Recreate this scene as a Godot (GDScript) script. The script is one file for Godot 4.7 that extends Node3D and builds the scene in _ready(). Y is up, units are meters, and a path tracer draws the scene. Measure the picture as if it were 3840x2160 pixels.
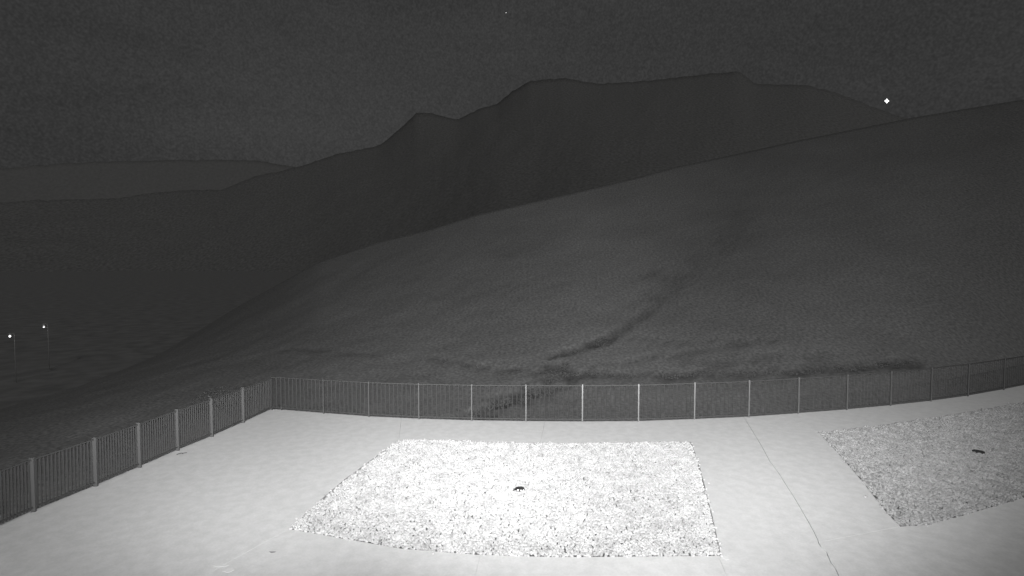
extends Node3D

const EYE_HEIGHT := 4.4
const VALLEY_Y := -9.0

# fence line on the ground (x, z), the corner of the yard is the tenth point
const FENCE_LEFT := [Vector2(-8.80, -6.9), Vector2(-8.72, -7.78), Vector2(-8.60, -8.72), Vector2(-8.47, -9.72), Vector2(-8.21, -10.85), Vector2(-8.02, -11.86), Vector2(-7.85, -12.95), Vector2(-7.61, -14.0), Vector2(-7.41, -15.24), Vector2(-7.21, -16.63)]
const FENCE_BACK := [Vector2(-7.21, -16.63), Vector2(-6.9, -16.57), Vector2(-5.51, -16.19), Vector2(-4.09, -15.83), Vector2(-2.62, -15.59), Vector2(-1.12, -15.43), Vector2(0.39, -15.35), Vector2(1.95, -15.31), Vector2(3.51, -15.35), Vector2(5.13, -15.55), Vector2(6.76, -15.79), Vector2(8.37, -16.17), Vector2(10.04, -16.59), Vector2(11.68, -17.08), Vector2(13.34, -17.63), Vector2(15.08, -18.32), Vector2(17.08, -19.25), Vector2(19.29, -20.35), Vector2(21.75, -21.65)]
const BED_ONE := [Vector2(-3.73, -9.09), Vector2(-2.72, -8.76), Vector2(-1.71, -8.44), Vector2(-0.53, -8.26), Vector2(0.67, -8.19), Vector2(1.86, -8.21), Vector2(3.15, -8.23), Vector2(3.45, -9.38), Vector2(3.78, -10.73), Vector2(4.15, -12.26), Vector2(4.41, -13.59), Vector2(4.04, -13.62), Vector2(3.05, -13.59), Vector2(1.58, -13.5), Vector2(0.12, -13.53), Vector2(-1.36, -13.71), Vector2(-2.47, -13.81), Vector2(-2.84, -13.68), Vector2(-3.17, -12.26), Vector2(-3.4, -11.27), Vector2(-3.58, -10.14)]
const BED_TWO := [Vector2(6.49, -9.16), Vector2(6.97, -9.22), Vector2(7.84, -9.56), Vector2(9.62, -10.32), Vector2(12.1, -11.38), Vector2(16.4, -13.3), Vector2(20.38, -19.3), Vector2(16.21, -17.53), Vector2(12.89, -16.13), Vector2(10.52, -15.2), Vector2(9.13, -14.72), Vector2(7.98, -14.37), Vector2(7.54, -12.73), Vector2(7.06, -11.08), Vector2(6.61, -9.68)]
const CRACK := [Vector2(6.75, -16.4), Vector2(6.57, -15.55), Vector2(6.17, -13.91), Vector2(5.97, -13.12), Vector2(5.74, -12.28), Vector2(5.6, -11.56), Vector2(5.46, -10.99), Vector2(5.32, -10.38), Vector2(5.17, -9.8), Vector2(5.06, -9.38), Vector2(4.97, -9.05), Vector2(4.87, -8.72), Vector2(4.83, -8.62), Vector2(4.8, -8.51), Vector2(4.81, -8.37), Vector2(4.77, -8.27), Vector2(4.69, -8.04), Vector2(4.67, -7.89), Vector2(4.61, -7.71), Vector2(4.2, -5.6), Vector2(3.5, -2.0), Vector2(2.9, 4.0)]
# control joints sawn from the corners of the beds to the edges of the slab
const JOINTS := [
	[Vector2(-3.70, -9.07), Vector2(-4.11, -8.21), Vector2(-5.6, -4.6), Vector2(-9.6, 3.5)],
	[Vector2(-0.47, -8.35), Vector2(-0.52, -7.69), Vector2(-0.8, 4.0)],
	[Vector2(3.12, -8.30), Vector2(3.02, -7.69), Vector2(2.2, 4.0)],
	[Vector2(0.68, -13.4), Vector2(0.90, -15.27), Vector2(0.95, -16.2)],
	[Vector2(-2.80, -13.6), Vector2(-3.14, -15.71), Vector2(-3.2, -16.6)],
	[Vector2(4.78, -8.62), Vector2(6.55, -9.19)],
	[Vector2(8.02, -14.3), Vector2(7.70, -16.05), Vector2(7.62, -17.0)]]
# outline of the raised pad seen from above as (degrees from straight ahead, distance)
const RIM := [Vector2(-9.2, 0.5), Vector2(-8.9, -5.0), Vector2(-8.64, -8.27), Vector2(-8.47, -9.7), Vector2(-8.21, -10.85), Vector2(-8.02, -11.86), Vector2(-7.85, -12.95), Vector2(-7.61, -14.0), Vector2(-7.41, -15.24), Vector2(-7.21, -16.63), Vector2(-5.51, -16.19), Vector2(-4.09, -15.83), Vector2(-2.62, -15.59), Vector2(-1.12, -15.43), Vector2(0.39, -15.35), Vector2(1.95, -15.31), Vector2(3.51, -15.35), Vector2(5.13, -15.55), Vector2(6.76, -15.79), Vector2(8.37, -16.17), Vector2(10.04, -16.59), Vector2(11.68, -17.08), Vector2(13.34, -17.63), Vector2(15.08, -18.32), Vector2(17.08, -19.25), Vector2(19.29, -20.35), Vector2(21.75, -21.65), Vector2(40, -27)]
# crest of the near hill: bearing, distance, elevation in degrees
const CREST := [Vector3(-90, 60, -11), Vector3(-60, 60, -11.5), Vector3(-47, 60, -12.3), Vector3(-42.83, 60, -11.6), Vector3(-38, 60, -10.2), Vector3(-32.4, 60, -7.9), Vector3(-26.1, 52, -3.95), Vector3(-19.1, 46, 0.08), Vector3(-13.5, 44, 2.06), Vector3(-8, 42, 3.49), Vector3(-3.6, 42, 4.92), Vector3(0.5, 42, 5.85), Vector3(6.5, 43, 7.16), Vector3(12.4, 46, 8.42), Vector3(16.2, 49, 9.3), Vector3(21.6, 53, 10.16), Vector3(26.6, 55, 10.92), Vector3(31.2, 57, 11.44), Vector3(35.4, 58, 11.85), Vector3(39.2, 59, 12.02), Vector3(42.1, 59, 12.09), Vector3(46.7, 60, 11.73), Vector3(60, 60, 11), Vector3(90, 60, 10)]
# dark scrubby gullies on the hill: half width, then points on the ground
const GULLIES := [
	[0.36, 1.1, Vector2(-1.5, -16.5), Vector2(-0.6, -17.6), Vector2(0.3, -18.4), Vector2(1.3, -19.3), Vector2(1.8, -20.2), Vector2(1.7, -21.0)],
	[0.14, 0.8, Vector2(1.5, -22.1), Vector2(2.3, -22.6), Vector2(3.2, -23.0)],
	[0.22, 0.85, Vector2(3.0, -23.0), Vector2(3.6, -23.4), Vector2(4.5, -24.3)],
	[0.2, 0.5, Vector2(4.5, -24.3), Vector2(5.0, -24.8), Vector2(6.2, -26.1), Vector2(7.4, -27.7)],
	[0.5, 0.4, Vector2(7.9, -30.7), Vector2(8.0, -30.2)],
	[0.5, 0.35, Vector2(7.2, -27.9), Vector2(8.3, -28.9), Vector2(9.3, -30.2)],
	[0.8, 0.2, Vector2(9.3, -30.2), Vector2(11.6, -32.7), Vector2(13.7, -35.2), Vector2(15.5, -38.0)],
	[0.12, 0.65, Vector2(-3.4, -22.6), Vector2(-1.5, -21.3), Vector2(-0.4, -20.9), Vector2(0.6, -20.6), Vector2(3.1, -20.4)],
	[0.22, 0.78, Vector2(1.5, -20.5), Vector2(3.1, -20.3), Vector2(4.8, -20.1), Vector2(6.6, -20.0), Vector2(8.4, -19.9), Vector2(10.2, -20.1), Vector2(11.8, -20.4), Vector2(13.5, -20.6), Vector2(15.3, -21.1)],
	[0.09, 0.5, Vector2(2.9, -21.2), Vector2(3.6, -21.3), Vector2(5.1, -21.6), Vector2(6.7, -21.7), Vector2(7.9, -22.1), Vector2(9.0, -22.3), Vector2(10.6, -22.5)],
	[0.11, 0.4, Vector2(5.0, -23.6), Vector2(7.0, -22.8), Vector2(8.3, -22.7), Vector2(10.1, -23.0)],
	[0.14, 0.4, Vector2(-10.7, -26.3), Vector2(-7.4, -24.2), Vector2(-5.7, -23.4)],
	[0.35, 0.35, Vector2(6.9, -21.0), Vector2(9.2, -20.9), Vector2(11.7, -21.1), Vector2(14.0, -21.4)]]
# ridges far away: bearing, elevation in degrees
const RIDGE := [Vector2(-100, 5), Vector2(-60, 3.2), Vector2(-45.47, 4.03), Vector2(-40.02, 4.86), Vector2(-34.92, 5.36), Vector2(-32.38, 6.02), Vector2(-30.01, 6.35), Vector2(-27.2, 6.59), Vector2(-24.56, 7.92), Vector2(-20.41, 9.15), Vector2(-17.14, 10.44), Vector2(-13.0, 11.5), Vector2(-11.44, 12.87), Vector2(-9.48, 14.69), Vector2(-7.91, 14.6), Vector2(-5.54, 14.08), Vector2(-3.53, 15.08), Vector2(-1.53, 15.65), Vector2(0.08, 16.76), Vector2(1.68, 17.72), Vector2(5.28, 17.94), Vector2(8.44, 17.3), Vector2(13.09, 17.3), Vector2(17.92, 17.43), Vector2(21.81, 17.37), Vector2(23.2, 16.14), Vector2(27.46, 15.51), Vector2(30.25, 14.32), Vector2(34.03, 12.2), Vector2(38.01, 10.41), Vector2(44.83, 8.01), Vector2(60, 7), Vector2(100, 8)]
const FAR_RIDGE := [Vector2(-100, 4), Vector2(-45.4, 6.27), Vector2(-42.24, 7.05), Vector2(-37.47, 8.02), Vector2(-33.46, 8.58), Vector2(-29.03, 9.06), Vector2(-24.2, 9.37), Vector2(-20.42, 8.89), Vector2(-10, 8), Vector2(20, 6)]

var names := {}
var rim_angle: Array[float] = []
var rim_reach: Array[float] = []
var bumps := FastNoiseLite.new()
var M := {}

# ---------------------------------------------------------------- helpers
func numbered(called: String, parent: Node) -> String:
	var key := str(parent.get_instance_id()) + called
	var n: int = names.get(key, 0)
	names[key] = n + 1
	return called if n == 0 else "%s_%03d" % [called, n]

func tag(o: Node, label := "", category := "", group := "", kind := "") -> void:
	if label: o.set_meta("label", label)
	if category: o.set_meta("category", category)
	if group: o.set_meta("group", group)
	if kind: o.set_meta("kind", kind)

func base(called: String, at: Vector3) -> Node3D:
	var o := Node3D.new()
	o.name = numbered(called, self)
	add_child(o, true)
	o.position = at
	return o

func put(mesh: Mesh, called: String, material: Material, parent: Node = self, at := Vector3.ZERO) -> MeshInstance3D:
	var o := MeshInstance3D.new()
	o.name = numbered(called, parent)
	o.mesh = mesh
	o.material_override = material
	o.position = at
	parent.add_child(o, true)
	return o

func fresh(smooth := true) -> SurfaceTool:
	var st := SurfaceTool.new()
	st.begin(Mesh.PRIMITIVE_TRIANGLES)
	st.set_smooth_group(0 if smooth else -1)
	return st

func done(st: SurfaceTool) -> ArrayMesh:
	st.generate_normals()
	return st.commit()

# a triangle whose front looks towards n
func tri(st: SurfaceTool, a: Vector3, b: Vector3, c: Vector3, n: Vector3) -> void:
	if (Plane(a, b, c).normal).dot(n) < 0.0:
		var t := b
		b = c
		c = t
	st.add_vertex(a)
	st.add_vertex(b)
	st.add_vertex(c)

func plate(outline: PackedVector2Array, top: float, thick: float) -> ArrayMesh:
	var st := fresh(false)
	var idx := Geometry2D.triangulate_polygon(outline)
	for k in range(0, idx.size(), 3):
		var p: Array[Vector3] = []
		for j in 3:
			p.append(Vector3(outline[idx[k + j]].x, top, outline[idx[k + j]].y))
		tri(st, p[0], p[1], p[2], Vector3.UP)
	if thick > 0.0:
		var flip := 1.0 if Geometry2D.is_polygon_clockwise(outline) else -1.0
		for k in outline.size():
			var a := outline[k]
			var b := outline[(k + 1) % outline.size()]
			var e := b - a
			var n := Vector3(e.y, 0, -e.x) * flip
			var a0 := Vector3(a.x, top, a.y)
			var b0 := Vector3(b.x, top, b.y)
			var low := Vector3(0, -thick, 0)
			tri(st, a0, b0, b0 + low, n)
			tri(st, a0, b0 + low, a0 + low, n)
	return done(st)

func srgb(v: float) -> Color:
	return Color(v, v, v).linear_to_srgb()

# grey noise texture between two linear values
func mottle(low: float, high: float, freq: float, octaves: int, seed_: int, size := 512) -> NoiseTexture2D:
	var n := FastNoiseLite.new()
	n.noise_type = FastNoiseLite.TYPE_SIMPLEX_SMOOTH
	n.seed = seed_
	n.frequency = freq
	n.fractal_octaves = octaves
	n.fractal_gain = 0.62
	var t := NoiseTexture2D.new()
	t.width = size
	t.height = size
	t.seamless = true
	t.noise = n
	var g := Gradient.new()
	g.offsets = PackedFloat32Array([0.0, 1.0])
	g.colors = PackedColorArray([srgb(low), srgb(high)])
	t.color_ramp = g
	return t

func surface(tex: Texture2D, metres: float, rough: float) -> StandardMaterial3D:
	var m := StandardMaterial3D.new()
	m.albedo_texture = tex
	m.uv1_triplanar = true
	m.uv1_world_triplanar = true
	m.uv1_scale = Vector3.ONE / metres
	m.roughness = rough
	m.metallic_specular = 0.3
	return m

func plain(linear_value: float, rough := 0.7, metal := 0.0) -> StandardMaterial3D:
	var m := StandardMaterial3D.new()
	m.albedo_color = srgb(linear_value)
	m.roughness = rough
	m.metallic = metal
	return m

func glow(strength: float) -> StandardMaterial3D:
	var m := StandardMaterial3D.new()
	m.albedo_color = Color(0.9, 0.9, 0.9)
	m.emission_enabled = true
	m.emission = Color.WHITE
	m.emission_energy_multiplier = strength
	return m

func along(table: Array, x: float, column: int) -> float:
	for k in table.size() - 1:
		if x <= table[k + 1].x:
			var t: float = clampf((x - table[k].x) / (table[k + 1].x - table[k].x), 0.0, 1.0)
			return lerpf(table[k][column], table[k + 1][column], t)
	return table[table.size() - 1][column]

func rim_at(deg: float) -> float:
	for k in rim_angle.size() - 1:
		if deg <= rim_angle[k + 1]:
			var t := clampf((deg - rim_angle[k]) / (rim_angle[k + 1] - rim_angle[k]), 0.0, 1.0)
			return lerpf(rim_reach[k], rim_reach[k + 1], t)
	return rim_reach[rim_reach.size() - 1]

# height of the hill at a bearing and distance
func hill_height(deg: float, r: float) -> float:
	var r0 := rim_at(deg)
	var rc := along(CREST, deg, 1)
	var hc := EYE_HEIGHT + rc * tan(deg_to_rad(along(CREST, deg, 2)))
	var s := (r - r0) / (rc - r0)
	var x := r * sin(deg_to_rad(deg))
	var z := -r * cos(deg_to_rad(deg))
	if s <= 0.0:
		return -0.25
	if s > 1.0:
		return maxf(hc - (r - rc) * 0.12 - pow(maxf(r - rc - 2.0, 0.0), 1.4) * 0.12, VALLEY_Y - 1.0)
	var h := -0.25 + (hc + 0.25) * pow(s, lerpf(1.65, 1.4, smoothstep(8.0, 26.0, deg)))
	var rough := smoothstep(0.0, 0.12, s) * smoothstep(1.0, 0.85, s)
	return h + rough * (bumps.get_noise_2d(x, z) * 0.07 + bumps.get_noise_2d(x * 4.0 + 90.0, z * 4.0) * 0.03)

func near_gully(p: Vector2) -> float:
	var most := 0.0
	for g in GULLIES:
		for k in range(2, g.size() - 1):
			var q := Geometry2D.get_closest_point_to_segment(p, g[k], g[k + 1])
			var dist: float = p.distance_to(q) / (g[0] * (1.0 + 1.1 * bumps.get_noise_2d(p.x * 6.0, p.y * 6.0)))
			if dist < 1.8:
				most = maxf(most, g[1] * clampf(0.85 + 1.1 * bumps.get_noise_2d(p.x * 3.0 + 20.0, p.y * 3.0), 0.2, 1.15) * (1.0 - smoothstep(0.7, 1.8, dist)))
	return most

# ---------------------------------------------------------------- scene
func _ready() -> void:
	# camera
	var cam := Camera3D.new()
	cam.name = "camera"
	cam.position = Vector3(0, EYE_HEIGHT, 0)
	cam.rotation_degrees = Vector3(-2.54, 0, 0)
	cam.fov = 54.5
	cam.near = 0.05
	cam.far = 9000.0
	add_child(cam)
	cam.current = true
	# night sky with faint uneven air glow
	var air := FastNoiseLite.new()
	air.seed = 4
	air.frequency = 1.1
	air.fractal_octaves = 4
	var sky_image := Image.create(512, 256, false, Image.FORMAT_RGBA8)
	for y in 256:
		var up := PI * (0.5 - (y + 0.5) / 256.0)
		for x in 512:
			var a := TAU * (x + 0.5) / 512.0
			var v := 53.0 + 2.4 * air.get_noise_3d(cos(a) * cos(up) * 3.0, sin(up) * 3.0, sin(a) * cos(up) * 3.0)
			v += 3.2 * air.get_noise_3d(cos(a) * 1.6 + 7.0, sin(up) * 11.0, sin(a) * 1.6)
			var away := wrapf(rad_to_deg(a), -180.0, 180.0)
			v += 6.5 * exp(-pow((away + 17.0) / 15.0, 2.0) - pow((up - 0.23) / 0.11, 2.0)) - 2.5 * smoothstep(22.0, 42.0, absf(away))
			sky_image.set_pixel(x, y, Color8(int(v), int(v), int(v)))
	sky_image.resize(4096, 2048, Image.INTERPOLATE_CUBIC)
	var grain := RandomNumberGenerator.new()
	grain.seed = 2
	for variant in 6:
		var speckle := Image.create(256, 256, false, Image.FORMAT_RGBA8)
		for y in 256:
			for x in 256:
				var v := clampi(int(112.0 + grain.randfn() * 95.0), 0, 255)
				speckle.set_pixel(x, y, Color8(v, v, v, 15))
		for y in 8:
			for x in 16:
				if (x * 5 + y * 3) % 6 == variant:
					sky_image.blend_rect(speckle, Rect2i(0, 0, 256, 256), Vector2i(x * 256, y * 256))
	var pano := PanoramaSkyMaterial.new()
	pano.panorama = ImageTexture.create_from_image(sky_image)
	var env := Environment.new()
	env.background_mode = Environment.BG_SKY
	env.sky = Sky.new()
	env.sky.sky_material = pano
	env.tonemap_mode = Environment.TONE_MAPPER_LINEAR
	env.tonemap_exposure = 1.0
	env.sdfgi_enabled = true
	env.ssao_enabled = true
	env.ssil_enabled = true
	var we := WorldEnvironment.new()
	we.name = "night_air"
	we.environment = env
	add_child(we)
	# a weak moon behind the camera
	var moon := DirectionalLight3D.new()
	moon.name = "moonlight"
	moon.light_energy = 0.29
	moon.light_angular_distance = 0.5
	moon.light_color = Color(1.0, 0.995, 0.985)
	moon.shadow_enabled = true
	moon.rotation_degrees = Vector3(-34, 14, 0)
	add_child(moon)
	# the infrared lamps of the security camera itself, the source of the light in the yard
	var leds := [[-32.0, 3.0, 37.5, 310.0], [-12.6, 0.0, 36.0, 525.0], [12.7, 0.8, 41.2, 600.0], [25.9, 2.0, 29.5, 500.0]]
	var led_spot := []
	for k in leds.size():
		var d = leds[k]
		var spot := SpotLight3D.new()
		spot.name = "infrared_light_%03d" % k if k > 0 else "infrared_light"
		var ring := PI * (0.125 + 0.25 * k)
		led_spot.append(Vector3(-cos(ring) * 0.045, EYE_HEIGHT + 0.01 + sin(ring) * 0.03, 0.015))
		spot.position = led_spot[k] + Vector3(0, 0, -0.012)
		spot.rotation_degrees = Vector3(d[1], -d[0], 0)
		spot.spot_angle = d[2]
		spot.spot_angle_attenuation = 1.0
		spot.spot_range = 200.0
		spot.spot_attenuation = 2.0
		spot.light_energy = d[3]
		spot.light_size = 0.01
		spot.shadow_enabled = true
		add_child(spot)

	bumps.seed = 11
	bumps.frequency = 0.22
	bumps.fractal_octaves = 3
	for p in RIM:
		rim_angle.append(rad_to_deg(atan2(p.x, -p.y)))
		rim_reach.append(p.length())
	materials()
	land()
	patio()
	fences()
	gravel_beds()
	small_things()
	lamps_and_stars()
	security_camera(led_spot)

func materials() -> void:
	M.concrete = surface(mottle(0.455, 0.56, 0.022, 6, 3, 1024), 7.0, 0.85)
	M.concrete.detail_enabled = true
	M.concrete.detail_blend_mode = BaseMaterial3D.BLEND_MODE_MUL
	M.concrete.detail_albedo = mottle(0.87, 1.0, 0.3, 3, 8)
	M.concrete.detail_uv_layer = BaseMaterial3D.DETAIL_UV_1
	M.subsoil = surface(mottle(0.05, 0.12, 0.05, 4, 5, 256), 0.7, 1.0)
	M.hill = surface(mottle(0.30, 1.37, 0.05, 6, 6, 1024), 9.0, 1.0)
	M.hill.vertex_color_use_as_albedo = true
	M.valley = surface(mottle(0.10, 0.185, 0.08, 5, 16, 512), 160.0, 1.0)
	M.mountain = surface(mottle(0.056, 0.162, 0.13, 4, 26, 512), 420.0, 1.0)
	M.far_mountain = surface(mottle(0.088, 0.14, 0.15, 4, 27, 256), 500.0, 1.0)
	M.stone = StandardMaterial3D.new()
	M.stone.vertex_color_use_as_albedo = true
	M.stone.roughness = 0.85
	M.rail = plain(0.039, 0.7)
	M.rail.metallic_specular = 0.15
	M.post = plain(0.14, 0.38, 0.79)
	M.side_rail = plain(0.04, 0.7)
	M.side_rail.metallic_specular = 0.15
	M.side_post = plain(0.066, 0.7)
	M.side_post.metallic_specular = 0.15
	M.dark_rim = plain(0.17, 0.95)  # tone of the painted shadow line and dirt at the bed rims
	M.dark_iron = plain(0.03, 0.8)
	M.dark_iron.metallic_specular = 0.1
	M.lamp_pole = plain(0.16, 0.9)

# ---------------------------------------------------------------- land
func land() -> void:
	var st := fresh()
	var rows := 104
	var columns := 330
	var grid := []
	for c in columns + 1:
		var deg := lerpf(-82.0, 82.0, float(c) / columns)
		var r0 := rim_at(deg) - 0.35
		var rc := along(CREST, deg, 1)
		var line := []
		for k in rows + 1:
			var r: float
			if k <= 80:
				r = lerpf(r0, rc, pow(k / 80.0, 1.15))
			else:
				r = rc + pow((k - 80) / 24.0, 1.5) * 34.0
			var x := r * sin(deg_to_rad(deg))
			var z := -r * cos(deg_to_rad(deg))
			var y := hill_height(deg, r)
			var dark := 0.0
			if deg > -30.0 and r < 42.0:
				dark = near_gully(Vector2(x, z))
			y -= dark * 0.12
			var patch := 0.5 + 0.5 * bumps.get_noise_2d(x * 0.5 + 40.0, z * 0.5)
			# the left flank is painted paler to make up for its grazing moonlight
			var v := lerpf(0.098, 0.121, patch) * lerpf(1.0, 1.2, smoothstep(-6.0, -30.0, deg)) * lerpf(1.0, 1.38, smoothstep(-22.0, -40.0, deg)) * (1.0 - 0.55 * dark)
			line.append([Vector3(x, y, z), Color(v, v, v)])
		grid.append(line)
	for c in columns:
		for k in rows:
			for q in [[c, k], [c, k + 1], [c + 1, k + 1], [c, k], [c + 1, k + 1], [c + 1, k]]:
				var e = grid[q[0]][q[1]]
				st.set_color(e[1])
				st.add_vertex(e[0])
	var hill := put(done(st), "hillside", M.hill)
	tag(hill, "bare hillside rising to the right behind the fence, cut by dark gullies", "", "", "structure")
	# the valley floor, out to the horizon
	st = fresh()
	var rings := [0.0, 40.0, 100.0, 250.0, 600.0, 1500.0, 5000.0]
	for k in rings.size() - 1:
		for j in 64:
			var a := TAU * j / 64.0
			var b := TAU * (j + 1) / 64.0
			var p := Vector3(cos(a), 0, sin(a))
			var q := Vector3(cos(b), 0, sin(b))
			var low := Vector3(0, VALLEY_Y, 0)
			tri(st, p * rings[k] + low, p * rings[k + 1] + low, q * rings[k + 1] + low, Vector3.UP)
			if k > 0:
				tri(st, p * rings[k] + low, q * rings[k + 1] + low, q * rings[k] + low, Vector3.UP)
	tag(put(done(st), "valley_ground", M.valley), "dark valley floor below the yard, on the left", "", "", "structure")
	tag(put(mountain(RIDGE, 300.0, 1400.0, 2000.0, 7.0, 31), "mountain", M.mountain), "long dark mountain with a notched ridge against the night sky", "", "", "structure")
	tag(put(mountain(FAR_RIDGE, 2300.0, 2700.0, 3300.0, 9.0, 47), "far_mountain", M.far_mountain), "faint low ridge behind the left end of the mountain", "", "", "structure")

func mountain(ridge: Array, near: float, top: float, back: float, rough: float, seed_: int) -> ArrayMesh:
	var st := fresh()
	var n := FastNoiseLite.new()
	n.seed = seed_
	n.frequency = 0.006
	n.fractal_octaves = 5
	n.fractal_type = FastNoiseLite.FRACTAL_RIDGED
	var cols := 520
	var rows := 34
	var grid := []
	for c in cols + 1:
		var deg := lerpf(-100.0, 100.0, float(c) / cols)
		var el := along(ridge, deg, 1) + 0.10 * n.get_noise_1d(deg * 260.0) + 0.05 * n.get_noise_1d(deg * 900.0)
		var body := 0.0
		for j in 13:
			body += along(ridge, deg + (j - 6) * 1.4, 1) / 13.0
		var trunk := minf(EYE_HEIGHT + top * tan(deg_to_rad(body)), 1e6)
		var peak := EYE_HEIGHT + top * tan(deg_to_rad(el))
		var line := []
		for k in rows + 1:
			var r: float
			var y: float
			if k <= 24:
				var s := k / 24.0
				r = lerpf(maxf(near, top - (trunk - VALLEY_Y) / 0.5), top, s)
				y = lerpf(VALLEY_Y - 1.0, lerpf(minf(trunk, peak * 1.06), peak, s * s * s), pow(s, 1.06))
				var x := r * sin(deg_to_rad(deg))
				var z := -r * cos(deg_to_rad(deg))
				y += rough * n.get_noise_2d(x, z) * s * (1.0 - s) * 3.0 - rough * s * (1.0 - s)
			else:
				var s := (k - 24) / 10.0
				r = lerpf(top, back, s)
				y = lerpf(peak, VALLEY_Y - 1.0, s)
			line.append(Vector3(r * sin(deg_to_rad(deg)), y, -r * cos(deg_to_rad(deg))))
		grid.append(line)
	for c in cols:
		for k in rows:
			for q in [[c, k], [c, k + 1], [c + 1, k + 1], [c, k], [c + 1, k + 1], [c + 1, k]]:
				st.add_vertex(grid[q[0]][q[1]])
	return done(st)

# ---------------------------------------------------------------- patio
func patio() -> void:
	var edge := PackedVector2Array()
	edge.append(Vector2(-9.4, 4.0))
	for p in FENCE_LEFT:
		edge.append(p + Vector2(-0.07, 0.0))
	edge[edge.size() - 1] = FENCE_BACK[0] + Vector2(-0.07, -0.07)
	for k in range(1, FENCE_BACK.size()):
		edge.append(FENCE_BACK[k] + Vector2(0.0, -0.07))
	edge.append(Vector2(40.0, -27.0))
	edge.append(Vector2(40.0, 4.0))
	var pieces: Array[PackedVector2Array] = [edge]
	var cuts: Array[PackedVector2Array] = []
	cuts.append(PackedVector2Array(BED_ONE))
	cuts.append(PackedVector2Array(BED_TWO))
	cuts.append_array(Geometry2D.offset_polyline(PackedVector2Array(CRACK), 0.0065, Geometry2D.JOIN_MITER, Geometry2D.END_BUTT))
	for j in JOINTS:
		cuts.append_array(Geometry2D.offset_polyline(PackedVector2Array(j), 0.0018, Geometry2D.JOIN_MITER, Geometry2D.END_BUTT))
	# joined first, so that no hole is left closed
	var joined: Array[PackedVector2Array] = []
	for c in cuts:
		var shape := c
		var rest: Array[PackedVector2Array] = []
		for o in joined:
			var u := Geometry2D.merge_polygons(shape, o)
			if u.size() == 1:
				shape = u[0]
			else:
				rest.append(o)
		rest.append(shape)
		joined = rest
	for c in joined:
		var next: Array[PackedVector2Array] = []
		for p in pieces:
			next.append_array(Geometry2D.clip_polygons(p, c))
		pieces = next
	var root := base("patio", Vector3.ZERO)
	tag(root, "pale concrete patio slab around two gravel beds, split by one long crooked crack", "", "", "structure")
	for p in pieces:
		if p.size() > 2 and absf(area(p)) > 0.02:
			put(plate(p, 0.0, 0.14), "slab_panel", M.concrete, root)
	tag(put(plate(edge, -0.139, 0.3), "foundation", M.subsoil), "dark earth under the concrete slab, seen in its cracks", "", "", "structure")
	dark_rim(BED_ONE, 6, "thin dark strip for shade and dirt along the far and side rims of the middle gravel bed")
	dark_rim(BED_TWO, 6, "thin dark strip for shade and dirt along the far rim of the right gravel bed")
	tag(put(plate(PackedVector2Array(BED_ONE), -0.045, 0.0), "bed_soil", M.subsoil), "dark soil under the pale gravel of the bed in the middle", "", "", "structure")
	tag(put(plate(PackedVector2Array(BED_TWO), -0.045, 0.0), "bed_soil", M.subsoil), "dark soil under the gravel of the bed on the right", "", "", "structure")

# dark strip along a bed rim, painted in for its shadow line and dirt
func dark_rim(bed: Array, first: int, label: String) -> void:
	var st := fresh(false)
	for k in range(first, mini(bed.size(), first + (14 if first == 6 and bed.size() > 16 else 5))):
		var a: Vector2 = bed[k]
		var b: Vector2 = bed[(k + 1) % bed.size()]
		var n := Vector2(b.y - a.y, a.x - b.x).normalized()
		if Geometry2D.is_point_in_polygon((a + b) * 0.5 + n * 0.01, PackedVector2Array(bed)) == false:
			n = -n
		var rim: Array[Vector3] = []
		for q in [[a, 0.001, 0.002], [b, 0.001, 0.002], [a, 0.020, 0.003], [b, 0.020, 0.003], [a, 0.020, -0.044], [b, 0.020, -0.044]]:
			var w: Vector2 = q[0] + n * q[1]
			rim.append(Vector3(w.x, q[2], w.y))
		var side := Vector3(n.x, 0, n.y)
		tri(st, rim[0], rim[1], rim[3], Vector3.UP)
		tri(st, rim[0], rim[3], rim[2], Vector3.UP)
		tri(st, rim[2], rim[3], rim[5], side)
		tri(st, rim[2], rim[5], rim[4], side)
	tag(put(done(st), "bed_dark_rim", M.dark_rim), label, "dark_rim", "dark strips for shade and dirt round the gravel beds")

func area(p: PackedVector2Array) -> float:
	var s := 0.0
	for k in p.size():
		s += p[k].cross(p[(k + 1) % p.size()])
	return s * 0.5

# ---------------------------------------------------------------- fences
func fences() -> void:
	fence(FENCE_BACK, 1.0, 1.11, Vector2(sin(deg_to_rad(36.0)), -cos(deg_to_rad(36.0))), Vector3(0.011, 1.0, 0.034), Vector3(0.034, 1.0, 0.045), true, "long metal picket fence along the far edge of the patio, hill right behind it")
	fence(FENCE_LEFT, 0.95, 0.98, Vector2(0.98, -0.2), Vector3(0.012, 1.0, 0.023), Vector3(0.045, 1.0, 0.07), false, "shorter metal picket fence down the side of the patio, above the dark valley")

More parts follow.
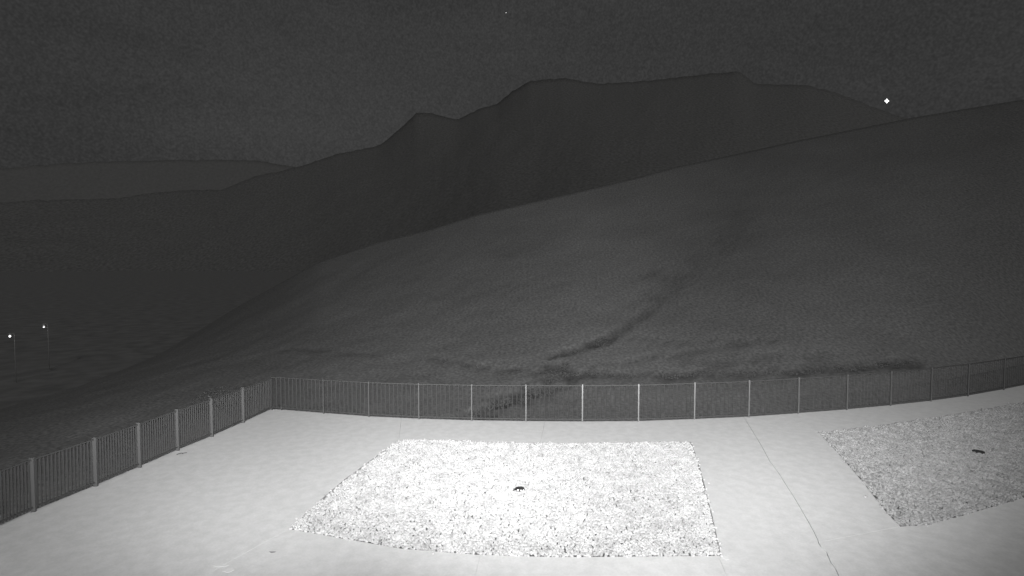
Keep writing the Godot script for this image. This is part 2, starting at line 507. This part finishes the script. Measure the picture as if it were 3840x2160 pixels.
func fence(line: Array, h0: float, h1: float, across: Vector2, bar: Vector3, pole: Vector3, corner: bool, label: String) -> void:
	var start: Vector2 = line[0]
	var root := base("picket_fence", Vector3(start.x, 0, start.y))
	tag(root, label, "fence", "metal picket fences round the patio")
	var post_mesh := BoxMesh.new()
	post_mesh.size = pole
	var picket_mesh := BoxMesh.new()
	picket_mesh.size = bar
	var turn := atan2(across.x, across.y)
	var rng := RandomNumberGenerator.new()
	rng.seed = 71
	var count := line.size()
	for k in count:
		var p: Vector2 = line[k] - start
		var h := lerpf(h0, h1, float(k) / (count - 1)) + 0.012
		if corner or k < count - 1:
			var post := put(post_mesh, "post", M.post if corner else M.side_post, root, Vector3(p.x, h * 0.5 + 0.002, p.y))
			post.scale = Vector3(1, h, 1)
			post.rotation.y = deg_to_rad(-9.0) if corner else turn
		if k == count - 1:
			break
		var q: Vector2 = line[k + 1] - start
		var g := lerpf(h0, h1, float(k + 1) / (count - 1)) + 0.012
		for level in [["top_rail", h - 0.035, g - 0.035, 0.03], ["bottom_rail", 0.085, 0.085, 0.028]]:
			var a := Vector3(p.x, level[1], p.y)
			var b := Vector3(q.x, level[2], q.y)
			var rail := BoxMesh.new()
			rail.size = Vector3(0.024, level[3], a.distance_to(b) - pole.x * 0.9)
			var o := put(rail, level[0], M.rail if corner else M.side_rail, root)
			o.transform = Transform3D(Basis.looking_at(b - a), (a + b) * 0.5)
		var gap := p.distance_to(q)
		var n := int(round(gap / 0.129)) if corner else 17
		for j in range(1, n):
			var t := float(j) / n
			var c := p.lerp(q, t)
			var top := lerpf(h, g, t) - 0.02 if corner else lerpf(h, g, t) - 0.016
			var o := put(picket_mesh, "picket", M.rail if corner else M.side_rail, root, Vector3(c.x, 0.05 + (top - 0.05) * 0.5, c.y))
			o.scale = Vector3(1, top - 0.05, 1)
			o.rotation.y = turn + rng.randf_range(-0.04, 0.04)

# ---------------------------------------------------------------- gravel
func stone_mesh() -> ArrayMesh:
	var sphere := SphereMesh.new()
	sphere.radius = 0.5
	sphere.height = 1.0
	sphere.radial_segments = 7
	sphere.rings = 4
	var arrays := sphere.get_mesh_arrays()
	var v: PackedVector3Array = arrays[Mesh.ARRAY_VERTEX]
	var idx: PackedInt32Array = arrays[Mesh.ARRAY_INDEX]
	var n := FastNoiseLite.new()
	n.seed = 9
	n.frequency = 0.9
	var st := fresh(false)
	for k in range(0, idx.size(), 3):
		var p: Array[Vector3] = []
		for j in 3:
			var q := v[idx[k + j]]
			p.append(q * (1.0 + 0.45 * n.get_noise_3dv(q * 2.0)))
		if (p[1] - p[0]).cross(p[2] - p[0]).length() > 0.0001:
			tri(st, p[0], p[1], p[2], p[0] + p[1] + p[2])
	return done(st)

func gravel_beds() -> void:
	var stone := stone_mesh()
	gravel(stone, BED_ONE, 0.036, 5, Vector2(0.15, -10.71), 0.125, 0.305, "pale bright gravel filling the bed in the middle of the patio")
	gravel(stone, BED_TWO, 0.046, 6, Vector2(10.88, -12.86), 0.145, 0.195, "greyer gravel filling the bed on the right")

func gravel(stone: Mesh, outline: Array, step: float, seed_: int, hole: Vector2, hole_radius: float, tone: float, label: String) -> void:
	var poly := PackedVector2Array(outline)
	var box := Rect2(poly[0], Vector2.ZERO)
	for p in poly:
		box = box.expand(p)
	var rng := RandomNumberGenerator.new()
	rng.seed = seed_
	var clump := FastNoiseLite.new()
	clump.seed = seed_ + 60
	clump.frequency = 2.2
	clump.fractal_octaves = 3
	var places: Array[Transform3D] = []
	var tones: PackedFloat32Array = []
	var inner := Geometry2D.offset_polygon(poly, -0.03)[0]
	var spill := Geometry2D.offset_polygon(poly, 0.02)[0]
	var wide := Geometry2D.offset_polygon(poly, 0.22)[0]
	box = box.grow(0.22)
	var y := box.position.y
	while y < box.end.y:
		var x := box.position.x
		while x < box.end.x:
			var p := Vector2(x, y) + Vector2(rng.randf_range(-0.6, 0.6), rng.randf_range(-0.6, 0.6)) * step
			var size := step * rng.randf_range(1.0, 1.75)
			var tilt := Basis.from_euler(Vector3(rng.randf() * TAU, rng.randf() * TAU, rng.randf() * TAU))
			var lift := rng.randf_range(-0.007, 0.007)
			var dark := rng.randf()
			x += step
			if p.distance_to(hole) < hole_radius or not Geometry2D.is_point_in_polygon(p, wide):
				continue
			var over := not Geometry2D.is_point_in_polygon(p, inner)
			if over and (rng.randf() > 0.16 or not Geometry2D.is_point_in_polygon(p, spill) and rng.randf() > 0.01):
				continue
			if over:
				size *= 0.8
				lift = 0.004 + size * 0.22
			var b := tilt * Basis.from_scale(Vector3(size, size * rng.randf_range(0.6, 0.95), size * rng.randf_range(0.7, 1.0)))
			places.append(Transform3D(b, Vector3(p.x, -0.004 + lift, p.y)))
			var v := tone * (1.0 + 0.22 * clump.get_noise_2d(p.x, p.y)) * rng.randf_range(0.83, 1.13)
			# leaves and dirt have gathered along the bed's left side
			var side := p.distance_to(Geometry2D.get_closest_point_to_segment(p, poly[poly.size() - 1], poly[poly.size() - 3]))
			if dark < 0.06 + 0.30 * exp(-side / 0.35) * (0.5 + clump.get_noise_2d(p.x * 0.6, p.y * 0.6)):
				v *= rng.randf_range(0.55, 0.8)
			tones.append(minf(v, 0.9))
		y += step
	var mm := MultiMesh.new()
	mm.transform_format = MultiMesh.TRANSFORM_3D
	mm.use_colors = true
	mm.mesh = stone
	mm.instance_count = places.size()
	for k in places.size():
		mm.set_instance_transform(k, places[k])
		mm.set_instance_color(k, Color(tones[k], tones[k], tones[k]))
	var o := MultiMeshInstance3D.new()
	o.name = numbered("gravel", self)
	o.multimesh = mm
	o.material_override = M.stone
	add_child(o, true)
	tag(o, label, "gravel", "", "stuff")

# ---------------------------------------------------------------- small things
func tube(st: SurfaceTool, a: Vector3, b: Vector3, r: float, sides := 8) -> void:
	var d := (b - a).normalized()
	var u := d.cross(Vector3.UP if absf(d.y) < 0.9 else Vector3.RIGHT).normalized()
	var w := d.cross(u)
	for k in sides:
		var n0 := u * cos(TAU * k / sides) + w * sin(TAU * k / sides)
		var n1 := u * cos(TAU * (k + 1) / sides) + w * sin(TAU * (k + 1) / sides)
		tri(st, a + n0 * r, b + n0 * r, b + n1 * r, n0)
		tri(st, a + n0 * r, b + n1 * r, a + n1 * r, n0)
		tri(st, a, a + n0 * r, a + n1 * r, -d)
		tri(st, b, b + n0 * r, b + n1 * r, d)

func grate(at: Vector2, radius: float, label: String) -> void:
	var root := base("drain_grate", Vector3(at.x, -0.012, at.y))
	tag(root, label, "drain", "round drains in the gravel beds")
	var st := fresh(false)
	var sides := 28
	for k in sides:
		var a := TAU * k / sides
		var b := TAU * (k + 1) / sides
		var p := Vector3(cos(a), 0, sin(a))
		var q := Vector3(cos(b), 0, sin(b))
		var up := Vector3(0, 0.034, 0)
		var inner := radius - 0.016
		tri(st, p * inner + up, p * radius + up, q * radius + up, Vector3.UP)
		tri(st, p * inner + up, q * radius + up, q * inner + up, Vector3.UP)
		tri(st, p * radius + up, p * radius, q * radius, p)
		tri(st, p * radius + up, q * radius, q * radius + up, p)
		tri(st, p * inner + up, p * inner, q * inner, -p)
		tri(st, p * inner + up, q * inner, q * inner + up, -p)
	put(done(st), "frame", M.dark_iron, root)
	var floor_ := CylinderMesh.new()
	floor_.top_radius = radius - 0.018
	floor_.bottom_radius = radius - 0.018
	floor_.height = 0.004
	put(floor_, "sump", plain(0.02, 0.9), root, Vector3(0, 0.003, 0))
	var n := 7
	for k in n:
		var x := lerpf(-1.0, 1.0, (k + 1.0) / (n + 1.0)) * (radius - 0.016)
		var half := sqrt(pow(radius - 0.016, 2.0) - x * x)
		var bar := BoxMesh.new()
		bar.size = Vector3(0.011, 0.016, half * 2.0)
		put(bar, "grate_bar", M.dark_iron, root, Vector3(x, 0.022, 0))

func small_things() -> void:
	grate(Vector2(0.15, -10.71), 0.092, "small dark drain half buried in the bright gravel bed in the middle")
	grate(Vector2(10.88, -12.86), 0.118, "dark round drain in the greyer gravel bed on the right")
	# stones that lie on the near half of the first drain
	var stone := stone_mesh()
	var spots := [[Vector3(0.115, 0.014, -10.632), 0.042], [Vector3(0.175, 0.012, -10.622), 0.034], [Vector3(0.222, 0.012, -10.64), 0.022]]
	for k in spots.size():
		var o := put(stone, "pebble", plain(0.82, 0.8), self, spots[k][0])
		o.scale = Vector3(1.2, 0.7, 0.9) * spots[k][1]
		o.rotation.y = 0.7 * k
		tag(o, ["white pebble lying on the left side of the drain in the bright gravel", "white pebble lying on the near rim of the drain in the bright gravel", "smallest white pebble, at the right of the drain in the bright gravel"][k], "pebble")
	# dry twig near the side fence and a curled leaf on the slab
	var st := fresh(false)
	tube(st, Vector3(-0.09, 0.012, 0.05), Vector3(0.0, 0.024, 0.0), 0.011, 6)
	tube(st, Vector3(0.0, 0.024, 0.0), Vector3(0.09, 0.012, -0.06), 0.008, 6)
	tube(st, Vector3(0.0, 0.022, 0.0), Vector3(0.05, 0.014, 0.03), 0.006, 6)
	tag(put(done(st), "twig", plain(0.06, 0.9), self, Vector3(-7.62, 0, -12.72)), "short dark twig lying on the concrete by the side fence", "twig")
	st = fresh(true)
	for k in 8:
		var a := lerpf(-1.0, 1.0, k / 8.0)
		var b := lerpf(-1.0, 1.0, (k + 1) / 8.0)
		for s in [-1.0, 1.0]:
			var wa: float = 0.022 * (1.0 - a * a) * s
			var wb: float = 0.022 * (1.0 - b * b) * s
			tri(st, Vector3(a * 0.05, 0.006 + a * a * 0.01, 0), Vector3(b * 0.05, 0.006 + b * b * 0.01, 0), Vector3(b * 0.05, 0.014 + b * b * 0.01, wb), Vector3.UP)
			tri(st, Vector3(a * 0.05, 0.006 + a * a * 0.01, 0), Vector3(b * 0.05, 0.014 + b * b * 0.01, wb), Vector3(a * 0.05, 0.014 + a * a * 0.01, wa), Vector3.UP)
	tag(put(done(st), "fallen_leaf", plain(0.16, 0.8), self, Vector3(-3.64, 0, -8.31)), "small curled dry leaf on the concrete in front of the middle gravel bed", "leaf")
	# pale mortar marks on the slab
	var rng := RandomNumberGenerator.new()
	rng.seed = 15
	var marks := [[Vector2(-4.06, -7.83), Vector2(0.09, 0.06), "palest mortar mark on the concrete, near the left end of the middle bed"], [Vector2(-4.24, -7.95), Vector2(0.11, 0.035), "thin pale mortar mark trailing away from the palest one on the concrete"], [Vector2(3.19, -8.17), Vector2(0.06, 0.07), "pale mark on the concrete at the near right corner of the middle bed"]]
	for m in marks:
		var outline := PackedVector2Array()
		for k in 18:
			var a := TAU * k / 18.0
			outline.append(Vector2(cos(a) * m[1].x, sin(a) * m[1].y) * rng.randf_range(0.6, 1.1))
		tag(put(plate(outline, 0.004, 0.003), "mortar_mark", plain(0.51, 0.9), self, Vector3(m[0].x, 0, m[0].y)), m[2], "stain", "pale marks on the concrete")
	shrubs()

func leaf_ball(radius: float, height: float, leaves: int, seed_: int, leaf: float) -> ArrayMesh:
	var rng := RandomNumberGenerator.new()
	rng.seed = seed_
	var st := fresh(false)
	for k in leaves:
		var a := rng.randf() * TAU
		var t := pow(rng.randf(), 0.6)
		var p := Vector3(cos(a) * t * radius, rng.randf() * height * (1.05 - t * t * 0.7), sin(a) * t * radius)
		var d := Vector3(rng.randf_range(-1, 1), rng.randf_range(-0.2, 1.2), rng.randf_range(-1, 1)).normalized()
		var side := d.cross(Vector3(rng.randf_range(-1, 1), rng.randf_range(-1, 1), rng.randf_range(-1, 1))).normalized()
		var s := leaf * rng.randf_range(0.6, 1.3)
		var n := d.cross(side)
		tri(st, p, p + d * s * 0.5 + side * s * 0.25, p + d * s, n)
		tri(st, p, p + d * s, p + d * s * 0.5 - side * s * 0.25, n)
	return done(st)

func shrubs() -> void:
	var spots := [[Vector2(-9.5, -18.2), 0.9, 0.5, "loose shrub just outside the corner of the two fences"], [Vector2(-9.75, -9.9), 0.3, 0.5, "small shrub behind the pickets of the side fence, near its end"]]
	for k in spots.size():
		var p: Vector2 = spots[k][0]
		var deg := rad_to_deg(atan2(p.x, -p.y))
		var root := base("shrub", Vector3(p.x, hill_height(deg, p.length()) - 0.05, p.y))
		tag(root, spots[k][3], "shrub", "shrubs outside the fences")
		put(leaf_ball(spots[k][1], spots[k][2], 2600, 80 + k, 0.035), "foliage", plain(0.036, 0.8), root, Vector3(0, 0.12, 0))
		var st := fresh(false)
		for j in 5:
			var a := TAU * j / 5.0 + 0.3
			tube(st, Vector3.ZERO, Vector3(cos(a) * 0.5 * spots[k][1], spots[k][2] * 0.75, sin(a) * 0.5 * spots[k][1]), 0.012, 5)
		put(done(st), "stems", plain(0.07, 0.9), root)
	# low scrub along the gullies, far too many plants to count
	var rng := RandomNumberGenerator.new()
	rng.seed = 33
	var places: Array[Transform3D] = []
	for g in GULLIES:
		for k in range(2, g.size() - 1):
			var a: Vector2 = g[k]
			var b: Vector2 = g[k + 1]
			if g[1] < 0.6:
				continue
			var n := int(a.distance_to(b) * g[0] * 26.0 * g[1])
			for j in n:
				var p: Vector2 = a.lerp(b, rng.randf()) + Vector2(rng.randfn(), rng.randfn()) * g[0] * 0.55
				var deg := rad_to_deg(atan2(p.x, -p.y))
				if p.length() < rim_at(deg) + 0.5:
					continue
				var s := rng.randf_range(0.5, 1.2)
				places.append(Transform3D(Basis(Vector3.UP, rng.randf() * TAU).scaled(Vector3(s, s * 0.8, s)), Vector3(p.x, hill_height(deg, p.length()) - 0.1, p.y)))
	multi(places, leaf_ball(0.17, 0.16, 46, 7, 0.1), plain(0.026, 0.9), "scrub", "low dark scrub growing in the gullies of the hillside", "scrub")

func multi(places: Array[Transform3D], mesh: Mesh, material: Material, called: String, label: String, category: String) -> void:
	var mm := MultiMesh.new()
	mm.transform_format = MultiMesh.TRANSFORM_3D
	mm.mesh = mesh
	mm.instance_count = places.size()
	for k in places.size():
		mm.set_instance_transform(k, places[k])
	var o := MultiMeshInstance3D.new()
	o.name = called
	o.multimesh = mm
	o.material_override = material
	add_child(o, true)
	tag(o, label, category, "", "stuff")

# ---------------------------------------------------------------- lights in view
func bearing(deg: float, el: float, r: float) -> Vector3:
	return Vector3(r * sin(deg_to_rad(deg)), EYE_HEIGHT + r * tan(deg_to_rad(el)), -r * cos(deg_to_rad(deg)))

func street_lamp(bulb_at: Vector3, sizes: Array, label: String) -> void:
	var foot := Vector3(bulb_at.x, VALLEY_Y, bulb_at.z)
	var root := base("street_lamp", foot)
	tag(root, label, "street lamp", "lamps shining in the valley")
	var tall := bulb_at.y - VALLEY_Y
	var st := fresh(true)
	tube(st, Vector3(0.5, 0, 0), Vector3(0.5, tall + 0.3, 0), 0.035, 10)
	put(done(st), "pole", M.lamp_pole, root)
	st = fresh(true)
	tube(st, Vector3(0.5, tall + 0.3, 0), Vector3(-0.1, tall + 0.34, 0), 0.03, 8)
	put(done(st), "arm", M.lamp_pole, root)
	var cap := CylinderMesh.new()
	cap.top_radius = 0.08
	cap.bottom_radius = 0.2
	cap.height = 0.1
	put(cap, "lamp_shade", M.lamp_pole, root, Vector3(0, tall + 0.29, 0))
	for s in sizes:
		var ball := SphereMesh.new()
		ball.radius = s[0]
		ball.height = s[1]
		ball.radial_segments = 16
		ball.rings = 8
		put(ball, "bulb", glow(s[3]), root, Vector3(0, tall + s[2], 0))
	var light := OmniLight3D.new()
	light.name = "lamp_glow"
	light.position = Vector3(0, tall + sizes[0][2], 0)
	light.light_energy = 0.25
	light.omni_range = 60.0
	light.omni_attenuation = 2.0
	light.light_size = 0.1
	light.shadow_enabled = true
	root.add_child(light)

func lamps_and_stars() -> void:
	street_lamp(bearing(-42.06, -5.56, 84.0), [[0.10, 0.25, 0.0, 2.2]], "brighter street lamp in the dark valley, at the left edge of the photo")
	street_lamp(bearing(-40.05, -4.95, 92.0), [[0.10, 0.14, -0.10, 1.8], [0.10, 0.11, 0.10, 0.14]], "street lamp in the valley with a dim glow above its bulb, right of the other")
	star(bearing(33.47, 13.41, 620.0), 2.2, 3.0, "very bright star low over the right end of the mountain ridge")
	star(bearing(-0.6, 23.67, 620.0), 0.62, 0.9, "faint small star high in the sky near the top of the picture")

func star(at: Vector3, radius: float, strength: float, label: String) -> void:
	var st := fresh(false)
	var tips := [Vector3.RIGHT, Vector3.UP, Vector3.LEFT, Vector3.DOWN]
	for k in 8:
		var a: Vector3 = tips[k / 2] if k % 2 == 0 else (tips[k / 2] + tips[(k / 2 + 1) % 4]) * 0.40
		var j := (k + 1) % 8
		var b: Vector3 = tips[j / 2] if j % 2 == 0 else (tips[j / 2] + tips[(j / 2 + 1) % 4]) * 0.40
		tri(st, a * radius, b * radius, Vector3(0, 0, 0.55) * radius, Vector3(0, 0, 1) + a)
		tri(st, a * radius, b * radius, Vector3(0, 0, -0.55) * radius, Vector3(0, 0, -1) + a)
	tag(put(done(st), "star", glow(strength), self, at), label, "star", "stars in the night sky")

# ---------------------------------------------------------------- the camera that carries the lamps
func security_camera(leds: Array) -> void:
	var root := base("security_camera", Vector3(0, 0, 0))
	tag(root, "white security camera with infrared lamps, on a post at the edge of the patio", "camera")
	var white := plain(0.7, 0.4)
	var st := fresh(true)
	tube(st, Vector3(0, EYE_HEIGHT + 0.005, 0.03), Vector3(0, EYE_HEIGHT + 0.015, 0.26), 0.065, 20)
	put(done(st), "housing", white, root)
	st = fresh(true)
	tube(st, Vector3(0, 0, 0.2), Vector3(0, EYE_HEIGHT - 0.05, 0.2), 0.04, 16)
	put(done(st), "post", M.lamp_pole, root)
	for p in leds:
		var led := CylinderMesh.new()
		led.top_radius = 0.008
		led.bottom_radius = 0.008
		led.height = 0.006
		led.radial_segments = 12
		var o := put(led, "infrared_led", glow(2.0), root, p + Vector3(0, 0, 0.004))
		o.rotation.x = PI * 0.5
